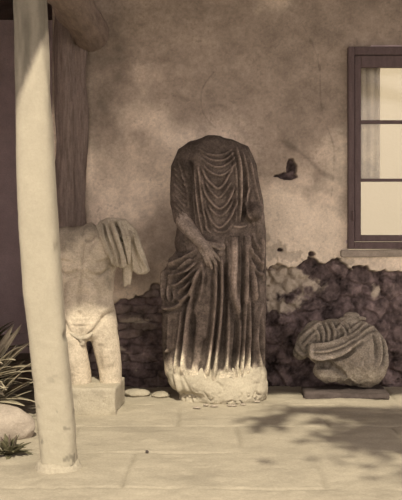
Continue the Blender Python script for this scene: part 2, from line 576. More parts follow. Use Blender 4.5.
# ------------------------------------------------------------------ floor: pale worn paving
def build_floor():
    xs = np.concatenate([np.linspace(-6, -1.4, 24)[:-1], np.arange(-1.4, 2.0, 0.012), np.linspace(2.0, 6, 24)])
    ys = np.concatenate([np.linspace(-4, 3.5, 24)[:-1], np.arange(3.5, 6.5, 0.012), np.linspace(6.5, 12, 20)])
    X, Y = np.meshgrid(xs, ys)
    x = X.ravel(); y = Y.ravel()
    P = np.stack([x, y, np.zeros_like(x)], 1)
    # slab joints
    def joint(c, w): return np.exp(-(c / w) ** 2)
    xw = x + 0.03 * fbm(P, 2, 5, 3); yw = y + 0.03 * fbm(P, 2, 6, 3)
    row = np.floor((yw - 3.3) / 0.62)
    jy = np.abs(((yw - 3.3) / 0.62) - np.round((yw - 3.3) / 0.62)) * 0.62
    xo = xw + row * 0.37
    jx = np.abs(xo / 0.95 - np.round(xo / 0.95)) * 0.95
    j = np.clip(joint(jy, 0.012) + joint(jx, 0.012), 0, 1) * sstep(-0.35, 0.2, fbm(P, 2.6, 15, 3))
    z = 0.010 * fbm(P, 3, 21, 4) - 0.010 * j + 0.004 * fbm(P, 16, 22, 3) - 0.004
    t = 1 + 0.09 * fbm(P, 1.6, 33, 4) + 0.10 * fbm(P, 7, 35, 4) - 0.14 * j
    # trodden earth beyond the paving, to the left
    dirt = sstep(-1.0, -1.2, x + 0.06 * fbm(P, 3, 9, 3)) * sstep(4.45, 4.55, y)
    t = t * (1 - 0.45 * dirt)
    worn = sstep(0.15, 0.5, fbm(P * np.array([1, 1.8, 1]), 2.6, 61, 4))
    t = t * (1 - 0.14 * worn)
    V = np.stack([x, y, z], 1)
    ny, nx = X.shape
    idx = np.arange(nx * ny).reshape(ny, nx)
    q = np.stack([idx[:-1, :-1], idx[:-1, 1:], idx[1:, 1:], idx[1:, :-1]], -1).reshape(-1, 4)
    me = bpy.data.meshes.new('floor')
    me.from_pydata(V.tolist(), [], q.tolist())
    me.update()
    set_tone(me, np.clip(t, 0.2, 1.3)[:, None] * np.ones((1, 3)))
    tag(link_mesh('floor', me, M_floor), kind='structure')
build_floor()

# ------------------------------------------------------------------ window
def build_window():
    YF = WY - 0.03
    def X(px): return (px - 201) * YF / F
    def Z(py): return CZ + (HOR - py) * YF / F
    w = empty('window_1', (X(381), YF, Z(250)))
    tag(w, kind='structure')
    x0, x1 = X(348), 2.70
    z0, z1 = Z(249), Z(47)
    gx0, gz0, gz1 = X(361), Z(235), Z(67)
    gx1 = 2.60
    mid = X(430)
    bm = bmesh.new()
    def bx(a, b, c, d, y0=YF - 0.02, y1=YF + 0.10, bev=0.004):
        vs = box(bm, a, b, y0, y1, c, d)
    # outer casing
    bx(x0, X(354), z0, z1); bx(x1, x1 + .06, z0, z1)
    bx(X(354), x1, Z(55), z1); bx(X(354), x1, z0, Z(242))
    bmesh.ops.bevel(bm, geom=bm.edges[:], offset=0.004, segments=1, affect='EDGES')
    bm_obj('window_frame', bm, M_frame, w)
    def sash(a, b, la, lb):
        bm = bmesh.new()
        ya, yb = YF + 0.0, YF + 0.05
        box(bm, a, la, ya, yb, Z(241.5), Z(55.5)); box(bm, lb, b, ya, yb, Z(241.5), Z(55.5))
        box(bm, la, lb, ya, yb, gz1, Z(55.5)); box(bm, la, lb, ya, yb, Z(241.5), gz0)
        bmesh.ops.bevel(bm, geom=bm.edges[:], offset=0.003, segments=1, affect='EDGES')
        s = bm_obj('sash', bm, M_frame, w)
        bars = [(120, 123.5), (178.5, 181.5)]
        for t, b_ in bars:
            bm = bmesh.new(); box(bm, la, lb, YF + 0.01, YF + 0.04, Z(b_), Z(t)); 
            o = bm_obj('glazing_bar', bm, M_frame, w)
        for t, b_ in ((67, 120), (123.5, 178.5), (181.5, 235)):
            bm = bmesh.new(); box(bm, la - .004, lb + .004, YF + 0.022, YF + 0.026, Z(b_) - .004, Z(t) + .004)
            bm_obj('pane', bm, M_glass, w)
    mx = (X(354) + x1) / 2
    sash(X(354.6), mx, gx0, mx - 0.05)
    sash(mx + 0.002, x1 - 0.002, mx + 0.05, gx1)
    bm = bmesh.new(); box(bm, X(370), X(371.2), YF - 0.03, YF - 0.021, Z(200), Z(193))
    bm.free()
    # hinge on the frame
    bm = bmesh.new(); chain(bm, [((X(352.5), YF - 0.03, Z(212)), 0.009), ((X(352.5), YF - 0.03, Z(220)), 0.009)], 10)
    bm_obj('hinge', bm, M_frame, w, True)
    # narrow curtain hanging behind the upper panes
    bm = bmesh.new()
    a, b = X(359), X(383.5)
    nn = 14
    prev = None
    for i in range(nn + 1):
        xx = a + (b - a) * i / nn
        yo = YF + 0.13 + 0.008 * math.sin(i * 1.3)
        cur = [bm.verts.new((xx, yo, Z(180.5) + 0.006 * math.sin(i))), bm.verts.new((xx, yo, Z(60)))]
        if prev: bm.faces.new((prev[0], cur[0], cur[1], prev[1]))
        prev = cur
    c = bm_obj('curtain', bm, M_cloth, None, True)
    so = c.modifiers.new('t', 'SOLIDIFY'); so.thickness = 0.003
    tag(c, 'narrow dusty cloth strip hanging behind the upper left window panes', 'curtain')
    # sill
    bm = bmesh.new()
    box(bm, X(341), 2.85, WY - 0.03, WY + 0.02, Z(257), Z(249.5))
    bmesh.ops.bevel(bm, geom=bm.edges[:], offset=0.008, segments=2, affect='EDGES')
    bmesh.ops.subdivide_edges(bm, edges=bm.edges[:], cuts=6, use_grid_fill=True)
    for vtx in bm.verts: vtx.co.z += 0.006 * math.sin(vtx.co.x * 17) * 0.6
    me_o = bm_obj('trim_2', bm, M_sill)
    tag(me_o, kind='structure')
M_sill = mat('plastered_sill', (0.40, 0.345, 0.28), 0.95, 0.35, 8, 0.5, 30)
build_window()

# ------------------------------------------------------------------ whitewashed post, roof beam, wall timber
def build_post():
    Y = 4.25
    t = empty('porch_post', (at(59, 462, Y).x, Y, 0.0))
    tag(t, 'tall leaning whitewashed post standing in front of the nude torso', 'post')
    L = [(-90, 14), (0, 15), (90, 16.5), (170, 18), (200, 19), (240, 21), (290, 24), (330, 29), (370, 33), (420, 38.5), (463, 42)]
    R = [(-90, 43), (0, 46), (90, 50), (200, 56), (290, 62), (380, 70), (430, 75), (463, 76.5)]
    ys = np.linspace(-36, 466, 260)
    lx = np.interp(ys, [a for a, b in L], [b for a, b in L]); rx = np.interp(ys, [a for a, b in R], [b for a, b in R])
    seg = 96
    V = []
    for y, a, b in zip(ys, lx, rx):
        p = at((a + b) / 2, y, Y)
        r = (b - a) / 2 * Y / F
        for k in range(seg):
            th = 2 * math.pi * k / seg
            c, s = math.cos(th), math.sin(th)
            n = 3.2
            V.append((p.x + r * math.copysign(abs(c) ** (2 / n), c), Y + r * math.copysign(abs(s) ** (2 / n), s), p.z))
    V = np.array(V)
    nr = len(ys)
    ax = V.reshape(nr, seg, 3).mean(1)[:, None, :].repeat(seg, 1).reshape(-1, 3)
    d = V - ax; d[:, 2] = 0
    d /= np.linalg.norm(d, axis=1)[:, None]
    low = sstep(1.3, 0.1, V[:, 2])
    chip = sstep(0.25, 0.6, fbm(V, 9, 12, 4)) * (np.abs(d[:, 0]) > 0.75) * sstep(1.5, 0.6, V[:, 2])
    up = sstep(1.75, 1.95, V[:, 2])
    disp = 0.006 * fbm(V * np.array([1, 1, 0.4]), 8, 3, 4) + 0.0035 * low * fbm(V, 25, 4, 3) - 0.012 * chip
    disp += up * 0.008 * fbm(V * np.array([1, 1, 0.18]), 24, 33, 3)
    V = V + d * disp[:, None]
    idx = np.arange(nr * seg).reshape(nr, seg)
    q = np.stack([idx[:-1, :], idx[1:, :], np.roll(idx, -1, 1)[1:, :], np.roll(idx, -1, 1)[:-1, :]], -1).reshape(-1, 4).tolist()
    q.append(idx[0].tolist()); q.append(idx[-1][::-1].tolist())
    me = bpy.data.meshes.new('shaft')
    me.from_pydata(V.tolist(), [], q); me.update()
    tone = np.ones(len(V)) * (1 + 0.05 * fbm(V, 6, 71, 3))
    tone *= 1 - 0.45 * chip
    spots = sstep(0.42, 0.55, fbm(V, 28, 19, 2)) * sstep(0.7, 0.1, V[:, 2])
    tone *= 1 - 0.4 * spots
    bare = sstep(-.02, .03, V[:, 2] - (2.02 + 2.3 * (V[:, 0] + 0.845)) + 0.05 * fbm(V * np.array([1, 1, .4]), 22, 44, 3)) * (0.85 + .45 * fbm(V * np.array([1, 1, .15]), 30, 46, 3))  # roof shadow painted into the tone above its slanted line, with bare timber grain
    tone *= 1 - 0.58 * bare  # painted roof shadow and timber grain darken the post top
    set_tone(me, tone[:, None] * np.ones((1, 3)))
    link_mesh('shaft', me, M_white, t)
    # nail / knot
    bm = bmesh.new(); p = at(56, 382, Y - 0.09)
    ell(bm, (p.x, Y - 0.073, p.z), (0.014, 0.012, 0.012)); bm_obj('knot', bm, M_darkrock, t, True)
    # rough mortar footing at the foot of the post
    bm = bmesh.new()
    b = at(59, 462, Y)
    loft(bm, [(b.x, Y, -0.06, .135, .13), (b.x, Y, -0.02, .125, .12), (b.x, Y, 0.01, .11, .11), (b.x - .004, Y, 0.035, .10, .10)], 40)
    me = carve_ready(bm, 0.012, 3)
    co = get_co(me); no = get_no(me); set_co(me, co + no * (0.012 * fbm(co, 12, 8, 4))[:, None])
    set_tone(me, np.ones((len(me.vertices), 3)) * 0.95)
    link_mesh('footing', me, M_plinth, t)
build_post()

def build_beam():
    bm = bmesh.new()
    pts = []
    X0 = -0.845
    for i in range(15):
        y = 3.75 + i * (6.5 - 3.75) / 14
        pts.append((Vector((X0 + 0.012 * math.sin(i * 1.1), y, 2.70 + 0.012 * math.sin(i * 0.8))), 0.135 + 0.008 * math.sin(i * 2.1)))
    chain(bm, pts, 40)
    me = carve_ready(bm, 0.012, 2)
    co = get_co(me); no = get_no(me)
    set_co(me, co + no * (0.014 * fbm(co * np.array([1, .22, 1]), 16, 5, 4))[:, None])
    o = link_mesh('roof_beam', me, M_beam)
    tag(o, 'rough round log beam running from the post top back to the wall', 'beam')
    bm = bmesh.new()
    pts = []
    for i in range(14):
        z = -0.01 + i * 3.05 / 13
        pts.append((Vector((-1.02 + 0.012 * math.sin(i * 1.7), 6.32, z)), 0.08 + 0.006 * math.sin(i * 2.3)))
    chain(bm, pts, 30)
    pts = [(Vector((p.x + 0.115, p.y + 0.03, p.z)), 0.045 + .004 * math.sin(i * 2.9)) for i, (p, r) in enumerate(pts)]
    chain(bm, pts, 20)
    me = carve_ready(bm, 0.012, 2)
    co = get_co(me); no = get_no(me)
    co = co + no * (0.016 * fbm(co * np.array([1, 1, .12]), 22, 5, 3))[:, None]
    set_co(me, co)
    o = link_mesh('wall_timber', me, M_wood)
    tag(o, 'dark upright timber against the wall, behind the whitewashed post', 'timber')
build_beam()

# ------------------------------------------------------------------ draped headless statue
SY = 5.95
SS = SY / F
def E(px, py, y): return Vector(((px - 201) * SS, y, CZ + (HOR - py) * SS))     # elevation of this statue
def tube(bm, lst, seg=18): chain(bm, [(E(a, b, y), r * SS) for a, b, y, r in lst], seg)
def ringz(lst, cy):
    out = []
    for r in lst:
        py, cx, hw, dp = r[:4]
        yo = r[4] if len(r) > 4 else 0
        p = E(cx, py, cy + yo)
        out.append((p.x, p.y, p.z, hw * SS, dp))
    return list(reversed(out))

def build_draped():
    t = empty('draped_statue', (E(218, 403, 6).x, 6.0, 0.0))
    tag(t, 'tall headless draped marble statue standing against the middle of the wall', 'statue')
    cy = 6.03
    # --- tunic: chest, shoulders and sleeves
    bm = bmesh.new()
    loft(bm, ringz([(134.5, 213, 7, .05), (137, 213, 12, .075), (141, 213, 25, .10), (147, 213, 33, .12), (156, 213, 36, .14), (172, 214, 36, .16),
                    (190, 214, 35, .165), (208, 214, 35, .16), (226, 215, 38, .165), (244, 216, 42, .17), (252, 216, 40, .15)], cy), 48)
    tube(bm, [(197, 148, cy + .0, 9), (188, 155, cy, 12.5), (183, 168, cy, 12.8), (181.5, 185, cy, 12), (181, 203, cy - .02, 11.2), (183.5, 219, cy - .05, 10), (188, 227, cy - .09, 8)])
    tube(bm, [(228, 146, cy, 9), (240, 153, cy, 12), (245, 166, cy, 12.5), (248, 184, cy, 12.5), (252.5, 203, cy, 12), (253.5, 218, cy - .02, 11), (252, 230, cy - .03, 10)])
    tube(bm, [(252, 208, cy - .03, 10), (253, 214, cy - .12, 8.5), (253.5, 214, cy - .17, 6)])
    me = carve_ready(bm, 0.0065, 7)
    S = []
    # swags of the neckline
    S += [([(199, 149), (206, 154), (216, 156), (226, 154), (233, 148)], 1.08, 0.0076),
          ([(201, 153), (208, 159), (218, 161.5), (227, 159), (234, 152)], 0.94, 0.0104),
          ([(201, 158), (209, 165), (219, 168), (228, 164), (236, 156)], 0.94, 0.0104),
          ([(203, 165), (209, 172), (219, 176), (228, 172), (237, 162)], 1.01, 0.0114),
          ([(202, 168), (206, 178), (213, 186), (218.5, 189), (224, 184), (229, 175), (234, 168)], 1.01, 0.0152),
          ([(205, 182), (211, 192), (218, 198), (224, 193), (231, 182)], 1.01, 0.0114),
          ([(201, 174), (204, 190), (209, 200), (217, 208), (222, 208), (228, 201), (235, 186)], 1.08, 0.0152),
          ([(207, 203), (212, 211), (219, 216), (226, 212), (233, 200)], 1.01, 0.0104),
          ([(204, 196), (206, 208), (211, 220), (218, 227.5), (225, 224), (232, 214), (237, 200)], 1.08, 0.0142),
          ([(209, 219), (214, 229), (219, 232), (226, 231), (234, 222)], 0.94, 0.0095),
          ([(198, 166), (200, 182), (202, 200), (205, 218), (208, 232)], 1.08, 0.0152),
          ([(194.5, 172), (196.5, 195), (199, 215), (203, 235)], 0.94, 0.0123),
          ([(192, 180), (193, 200), (196, 225)], 0.79, 0.0095),
          ([(200, 212), (205, 226), (212, 234)], 0.86, 0.0095)]
    # sleeve creases
    for k in range(9):
        y = 172 + k * 5.4
        S.append(([(173.5 + (k % 3), y - 5), (179, y + 1), (186, y + 9)], 1.1, .006 + .002 * (k % 2)))
    S += [([(177, 160), (181, 170), (187, 190), (188, 208)], 1.01, 0.0076)]
    # right-hand side: bundle over the shoulder
    S += [([(236, 146), (240, 165), (241, 190), (240, 222)], 1.44, 0.0142),
          ([(231, 150), (236, 172), (236.5, 200), (236, 226)], 1.01, 0.0095),
          ([(242, 150), (247, 170), (248, 192), (243, 212)], 1.15, 0.0095),
          ([(250, 158), (254, 178), (258, 196), (262, 210)], 1.15, 0.0085),
          ([(251, 185), (247, 200), (248, 214), (255, 226)], 1.15, 0.0104),
          ([(262, 200), (262, 215), (258, 232)], 1.15, 0.0085),
          ([(189.5, 160), (190.5, 180), (191, 205), (193, 225)], 2.6, -.030, 'cut'),
          ([(244.5, 172), (244, 195), (242, 222)], 1.8, -.022, 'cut'),
          ([(232, 226), (240, 227), (247, 225)], 1.01, 0.0133)]
    carve(me, S, SY, rough=.0035, rscale=26, seed=3)
    co = get_co(me)
    tn = 0.50 + 0.25 * fbm(co, 7, 5, 4) + 0.32 * sstep(2.0, 1.35, co[:, 2])
    tn = tn + 1.25 * np.clip(RELIEF / 0.012 - .3, 0, 1) - 0.25 * np.clip(-RELIEF / 0.010, 0, 1)  # rubbed ridges brightened as highlights, groove shade painted into the tone
    tn = np.maximum(tn, .22)
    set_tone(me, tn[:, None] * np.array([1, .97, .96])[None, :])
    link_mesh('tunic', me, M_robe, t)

    # --- mantle: wrapped round the hips, falling to the feet
    bm = bmesh.new()
    loft(bm, ringz([(233, 226, 22, .14), (238, 222, 34, .165), (247, 219, 41, .18), (256, 217, 45, .19), (266, 214.5, 48, .195), (280, 213.5, 50, .20), (300, 213.5, 52, .20),
                    (325, 214, 52.5, .20), (350, 214, 52, .205), (366, 214.5, 51, .21), (376, 215, 50, .20), (382, 216, 47, .17)], cy - 0.01), 64)
    tube(bm, [(259, 214, cy - .03, 6), (259, 232, cy - .05, 7.5), (258, 250, cy - .05, 8.5), (259, 275, cy - .02, 8), (260, 305, cy, 7), (260, 345, cy, 6.5)])
    tube(bm, [(176, 262, cy - .05, 6), (170, 275, cy - .06, 8), (168, 292, cy - .06, 8.5), (170, 303, cy - .05, 7.5)])
    tube(bm, [(172, 262, cy - .04, 5), (184, 257, cy - .10, 6), (196, 250, cy - .14, 6), (208, 244, cy - .16, 5.5), (222, 243, cy - .17, 4.5)])
    tube(bm, [(176, 278, cy - .10, 6), (188, 268, cy - .15, 6), (200, 256, cy - .18, 5)])
    me = carve_ready(bm, 0.0065, 6)
    S = [
        # cloth pulled to the hand, fanning to the left hip
        ([(167, 266), (176, 262), (187, 256), (196, 250)], 1.6, 0.0222),
        ([(170, 272), (181, 267), (192, 258)], 1.4, 0.0197),
        ([(168, 279), (172, 275), (186, 270), (198, 260)], 1.6, 0.0247),
        ([(172, 286), (184, 279), (195, 268), (202, 261)], 1.6, 0.0247),
        ([(178, 293), (189, 283), (197, 272), (203, 263)], 1.6, 0.0247),
        ([(180, 288), (186, 287), (190, 280)], 1.4, 0.0173),
        ([(176, 297), (181, 299), (187, 295), (193, 284), (199, 272)], 1.5, 0.0247),
        ([(160, 305), (165, 308), (173, 307), (180, 303), (188, 293)], 1.7, 0.0247),
        ([(164, 270), (163, 285), (164, 300)], 1.6, 0.0197),
        ([(169, 284), (168, 292), (171, 301)], 1.6, 0.0197),
        ([(174, 290), (175, 296), (173, 302)], 1.3, 0.0148),
        ([(172, 268), (180, 271), (172, 274)], 1.8, -0.0222, 'cut'),
        ([(176, 284), (182, 276), (188, 272)], 1.7, -0.0247, 'cut'),
        # long leg folds
        ([(198, 270), (192, 290), (188, 315), (185, 345), (182, 372)], 2.0, 0.0320),
        ([(202, 262), (203, 280), (199, 300)], 1.4, 0.0148),
        ([(190, 294), (189, 305)], 2.2, -0.0197, 'cut'),
        ([(182, 308), (180, 330), (177, 352), (175, 372)], 1.5, 0.0173),
        ([(170, 312), (169, 335), (168, 352)], 1.4, 0.0123),
        ([(163, 352), (168, 350), (172, 345)], 1.3, 0.0123),
        ([(194, 312), (192, 340), (189, 368)], 2.4, -0.0296, 'cut'),
        ([(215, 258), (216, 280), (215, 305), (212, 335), (207, 372)], 1.8, 0.0271),
        ([(221, 256), (221.5, 285), (220, 315), (217, 345), (213, 378)], 1.8, 0.0320),
        ([(218.2, 262), (218.6, 300), (215.5, 335), (210.5, 372)], 1.3, -0.0222, 'cut'),
        ([(225.5, 262), (225.3, 300), (223.5, 335), (221, 370)], 1.8, -0.0370, 'cut'),
        ([(206, 335), (203, 355), (200, 372)], 2.4, -0.0271, 'cut'),
        ([(227, 240), (228.5, 262), (226, 285)], 1.3, 0.0123),
        ([(228, 300), (228, 330), (226, 368)], 1.6, 0.0173),
        ([(234, 236), (234, 260), (233, 285), (235, 300), (240, 312)], 3.2, 0.0271),
        ([(240, 236), (240.5, 262), (239.5, 290), (238, 308)], 1.3, 0.0123),
        ([(245.5, 232), (246.5, 250), (246, 285), (244, 320), (241, 372)], 1.9, 0.0271),
        ([(249, 262), (252, 272), (254, 288), (255, 300)], 2.0, 0.0271),
        ([(243, 300), (242, 335), (238, 372)], 1.2, -0.0247, 'cut'),
        ([(236, 312), (235, 340), (232, 370)], 2.0, -0.0345, 'cut'),
        ([(249, 292), (249, 330), (247, 372)], 1.8, 0.0222),
        ([(251.5, 300), (252, 335), (251, 368)], 1.5, -0.0271, 'cut'),
        ([(240, 318), (239, 345), (236, 374)], 1.4, 0.0197),
        ([(249, 232), (250, 248), (256, 258), (262, 264)], 1.7, 0.0210),
        ([(252, 228), (254, 240), (260, 250)], 1.6, 0.0173),
        ([(250, 248), (251, 262), (257, 272), (264, 276)], 1.6, 0.0197),
        ([(262, 235), (263, 252), (261, 275)], 1.6, 0.0148),
        ([(255, 305), (262, 305), (258, 320), (257, 345), (262, 368)], 1.5, 0.0123),
        ([(262, 315), (263, 340), (264, 362)], 1.4, 0.0110),
        ([(225, 233), (234, 232), (245, 232)], 1.2, 0.0148),
        ([(206, 245), (214, 243), (222, 246)], 1.8, 0.0148),
        ([(173, 252), (180, 245), (186, 244)], 6, -0.0616, 'cut'),
    ]
    for k in range(9):
        x = 224 + k * 2.6
        S.append(([(x, 236), (x + .3, 262)], 0.7, 0.0049))
    carve(me, S, SY, rough=.005, rscale=20, seed=9)
    co = get_co(me)
    tn = 0.98 + 0.30 * fbm(co, 6, 15, 4)
    streaky = sstep(0.0, 0.45, fbm(co * np.array([1, 1, .25]), 14, 28, 3))
    tn = tn * (1 - 0.25 * streaky)
    pale = np.exp(-(((co[:, 0] - E(234, 0, 6).x) / .028) ** 2)) * sstep(E(0, 305, 6).z, E(0, 285, 6).z, co[:, 2]) * sstep(E(0, 240, 6).z, E(0, 250, 6).z, co[:, 2])
    lime_or_sun = sstep(E(0, 357, 6).z, E(0, 367, 6).z, co[:, 2] + 0.05 * fbm(co * np.array([1, 1, .3]), 18, 3, 3) - 0.10 * np.clip(RELIEF / .03, -1, 1))  # sunlight painted into the hem tone, pale below the sun line
    tn = tn * (1 - 0.6 * lime_or_sun) + 0.8 * pale + 2.7 * lime_or_sun
    tn = tn + 0.65 * np.clip(RELIEF / 0.018 - .25, 0, 1) - 0.36 * np.clip(-RELIEF / 0.014, 0, 1) * (1 - lime_or_sun)  # fold highlights painted on the rubbed ridges, shade in the hollows
    tn = np.maximum(tn, .25)
    set_tone(me, tn[:, None] * (np.array([1, .98, .97])[None, :] * (1 - lime_or_sun)[:, None] + np.array([1, 1.08, 1.0])[None, :] * lime_or_sun[:, None]))
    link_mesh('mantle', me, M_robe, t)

    # --- bare forearm with its hand lying on the cloth
    bm = bmesh.new()
    y0 = cy - .03
    tube(bm, [(183, 214, y0 - .01, 9.5), (185, 223, y0 - .05, 9), (191, 231, y0 - .10, 7.6), (197, 238, y0 - .145, 6.2), (200.5, 242, y0 - .17, 5.4)])
    yh = y0 - .185
    tube(bm, [(200.5, 242, yh + .01, 4.8), (204, 246, yh, 5.2), (206, 249, yh - .005, 5.0)])
    tube(bm, [(201, 243, yh + .012, 4), (203, 250, yh, 3.8), (204, 252, yh, 3.5)])
    tube(bm, [(202, 242, yh + .012, 4), (208, 245.5, yh, 3.8), (209, 247, yh, 3.4)])
    r = 1.75
    tube(bm, [(207, 245, yh - .004, 2.3), (210.5, 249, yh - .018, 2.1), (214.8, 254, yh - .016, r), (217.5, 257.6, yh - .006, 1.5), (219.3, 260.3, yh + .004, 1.2)], 12)
    tube(bm, [(205.5, 248, yh - .006, 2.3), (209, 252.5, yh - .026, 2.1), (212.8, 258.5, yh - .024, r), (215, 262.5, yh - .012, 1.5), (216.2, 265, yh, 1.2)], 12)
    tube(bm, [(204, 250, yh - .004, 2.3), (206.8, 255, yh - .020, 2.1), (209.3, 261, yh - .018, r), (210.8, 265, yh - .008, 1.5), (211.6, 267.6, yh + .002, 1.2)], 12)
    tube(bm, [(202.3, 250.5, yh, 2.1), (204, 255, yh - .012, 1.9), (206, 260, yh - .010, 1.6), (207.2, 263, yh, 1.35), (208, 265, yh + .006, 1.1)], 12)
    tube(bm, [(204, 242.5, yh + .006, 3), (210, 243.5, yh - .008, 2.4), (214.5, 245.5, yh - .010, 2.0), (218.5, 248.5, yh - .002, 1.6)], 12)
    me = carve_ready(bm, 0.0032, 3)
    carve(me, [([(204, 246), (208, 250)], .8, .002), ([(203, 248), (206, 253)], .8, .002), ([(190, 226), (198, 237)], 1.4, .003)], SY, rough=.002, rscale=40)
    set_tone(me, np.ones((len(me.vertices), 3)) * 1.65)
    o = link_mesh('forearm', me, M_robe, t)
    o['label'] = 'bare stone forearm and hand resting on the mantle'
    # knot of cloth beside the thumb
    bm = bmesh.new()
    ell(bm, E(221.5, 246.5, yh + .01), (3.6 * SS, .03, 4.2 * SS)); ell(bm, E(220, 253, yh + .02), (4.2 * SS, .03, 3 * SS))
    me = carve_ready(bm, 0.004, 3)
    carve(me, [([(219, 244), (222, 246), (221, 250)], 1.0, -.008, 'cut')], SY, rough=.004, rscale=40)
    set_tone(me, np.ones((len(me.vertices), 3)) * 1.45)
    link_mesh('cloth_knot', me, M_robe, t)

    # --- rough plinth
    bm = bmesh.new()
    loft(bm, ringz([(363, 215, 47, .17), (366, 215, 49.5, .195), (374, 216, 50.5, .213), (382, 217.5, 49.5, .225), (390, 219.5, 48.5, .235), (396, 220, 47, .23), (400, 220.5, 45, .215), (403.8, 221, 42, .19)], cy - 0.0), 64, n=2.8)
    me = carve_ready(bm, 0.008, 4)
    co = get_co(me); no = get_no(me)
    ch = -0.05 * np.exp(-(((co[:, 0] - E(188, 0, 6).x) / .11) ** 2 + ((co[:, 2] - 0.03) / .045) ** 2)) * np.clip(-no[:, 1] * 2, 0, 1)
    ch += -0.05 * np.exp(-(((co[:, 0] - E(171, 0, 6).x) / .05) ** 2 + ((co[:, 2] - 0.0) / .06) ** 2))
    gr = -0.02 * np.exp(-(np.abs(fbm(co, 9, 77, 3)) / 0.03) ** 2) * sstep(.14, .02, co[:, 2])
    co = co + no * (ch + 0.020 * fbm(co, 7, 21, 4) + 0.006 * fbm(co, 26, 22, 3) + gr)[:, None]
    co[:, 2] = np.maximum(co[:, 2], -0.012)
    set_co(me, co)
    carve(me, [([(216, 378), (222, 384)], 1.1, -.012, 'cut'), ([(182, 372), (190, 388), (197, 398)], 1.4, -.012, 'cut'), ([(252, 381), (260, 382)], .9, -.010, 'cut'),
               ([(261, 368), (263, 377)], 1.0, -.012, 'cut'), ([(206, 362), (206, 378)], 1.0, -.010, 'cut'), ([(175, 372), (180, 392)], 2, .012)], SY, rough=.0)
    co = get_co(me)
    set_tone(me, (1 + 0.1 * fbm(co, 8, 3, 3) - 0.35 * sstep(.25, .5, fbm(co, 14, 6, 3)) * sstep(.10, .02, co[:, 2]))[:, None] * np.ones((1, 3)))
    o = link_mesh('plinth', me, M_plinth, t)
    o['label'] = 'pale rough-hewn stone plinth at the foot of the robe'
build_draped()

# ------------------------------------------------------------------ nude torso
NY = 5.55
NS = NY / F
def EN(px, py, y): return Vector(((px - 201) * NS, y, CZ + (HOR - py) * NS))
def tubeN(bm, lst, seg=18): chain(bm, [(EN(a, b, y), r * NS) for a, b, y, r in lst], seg)
def ringN(lst, cy):
    out = []
    for r in lst:
        py, cx, hw, dp = r[:4]
        p = EN(cx, py, cy + (r[4] if len(r) > 4 else 0))
        out.append((p.x, p.y, p.z, hw * NS, dp))
    return list(reversed(out))

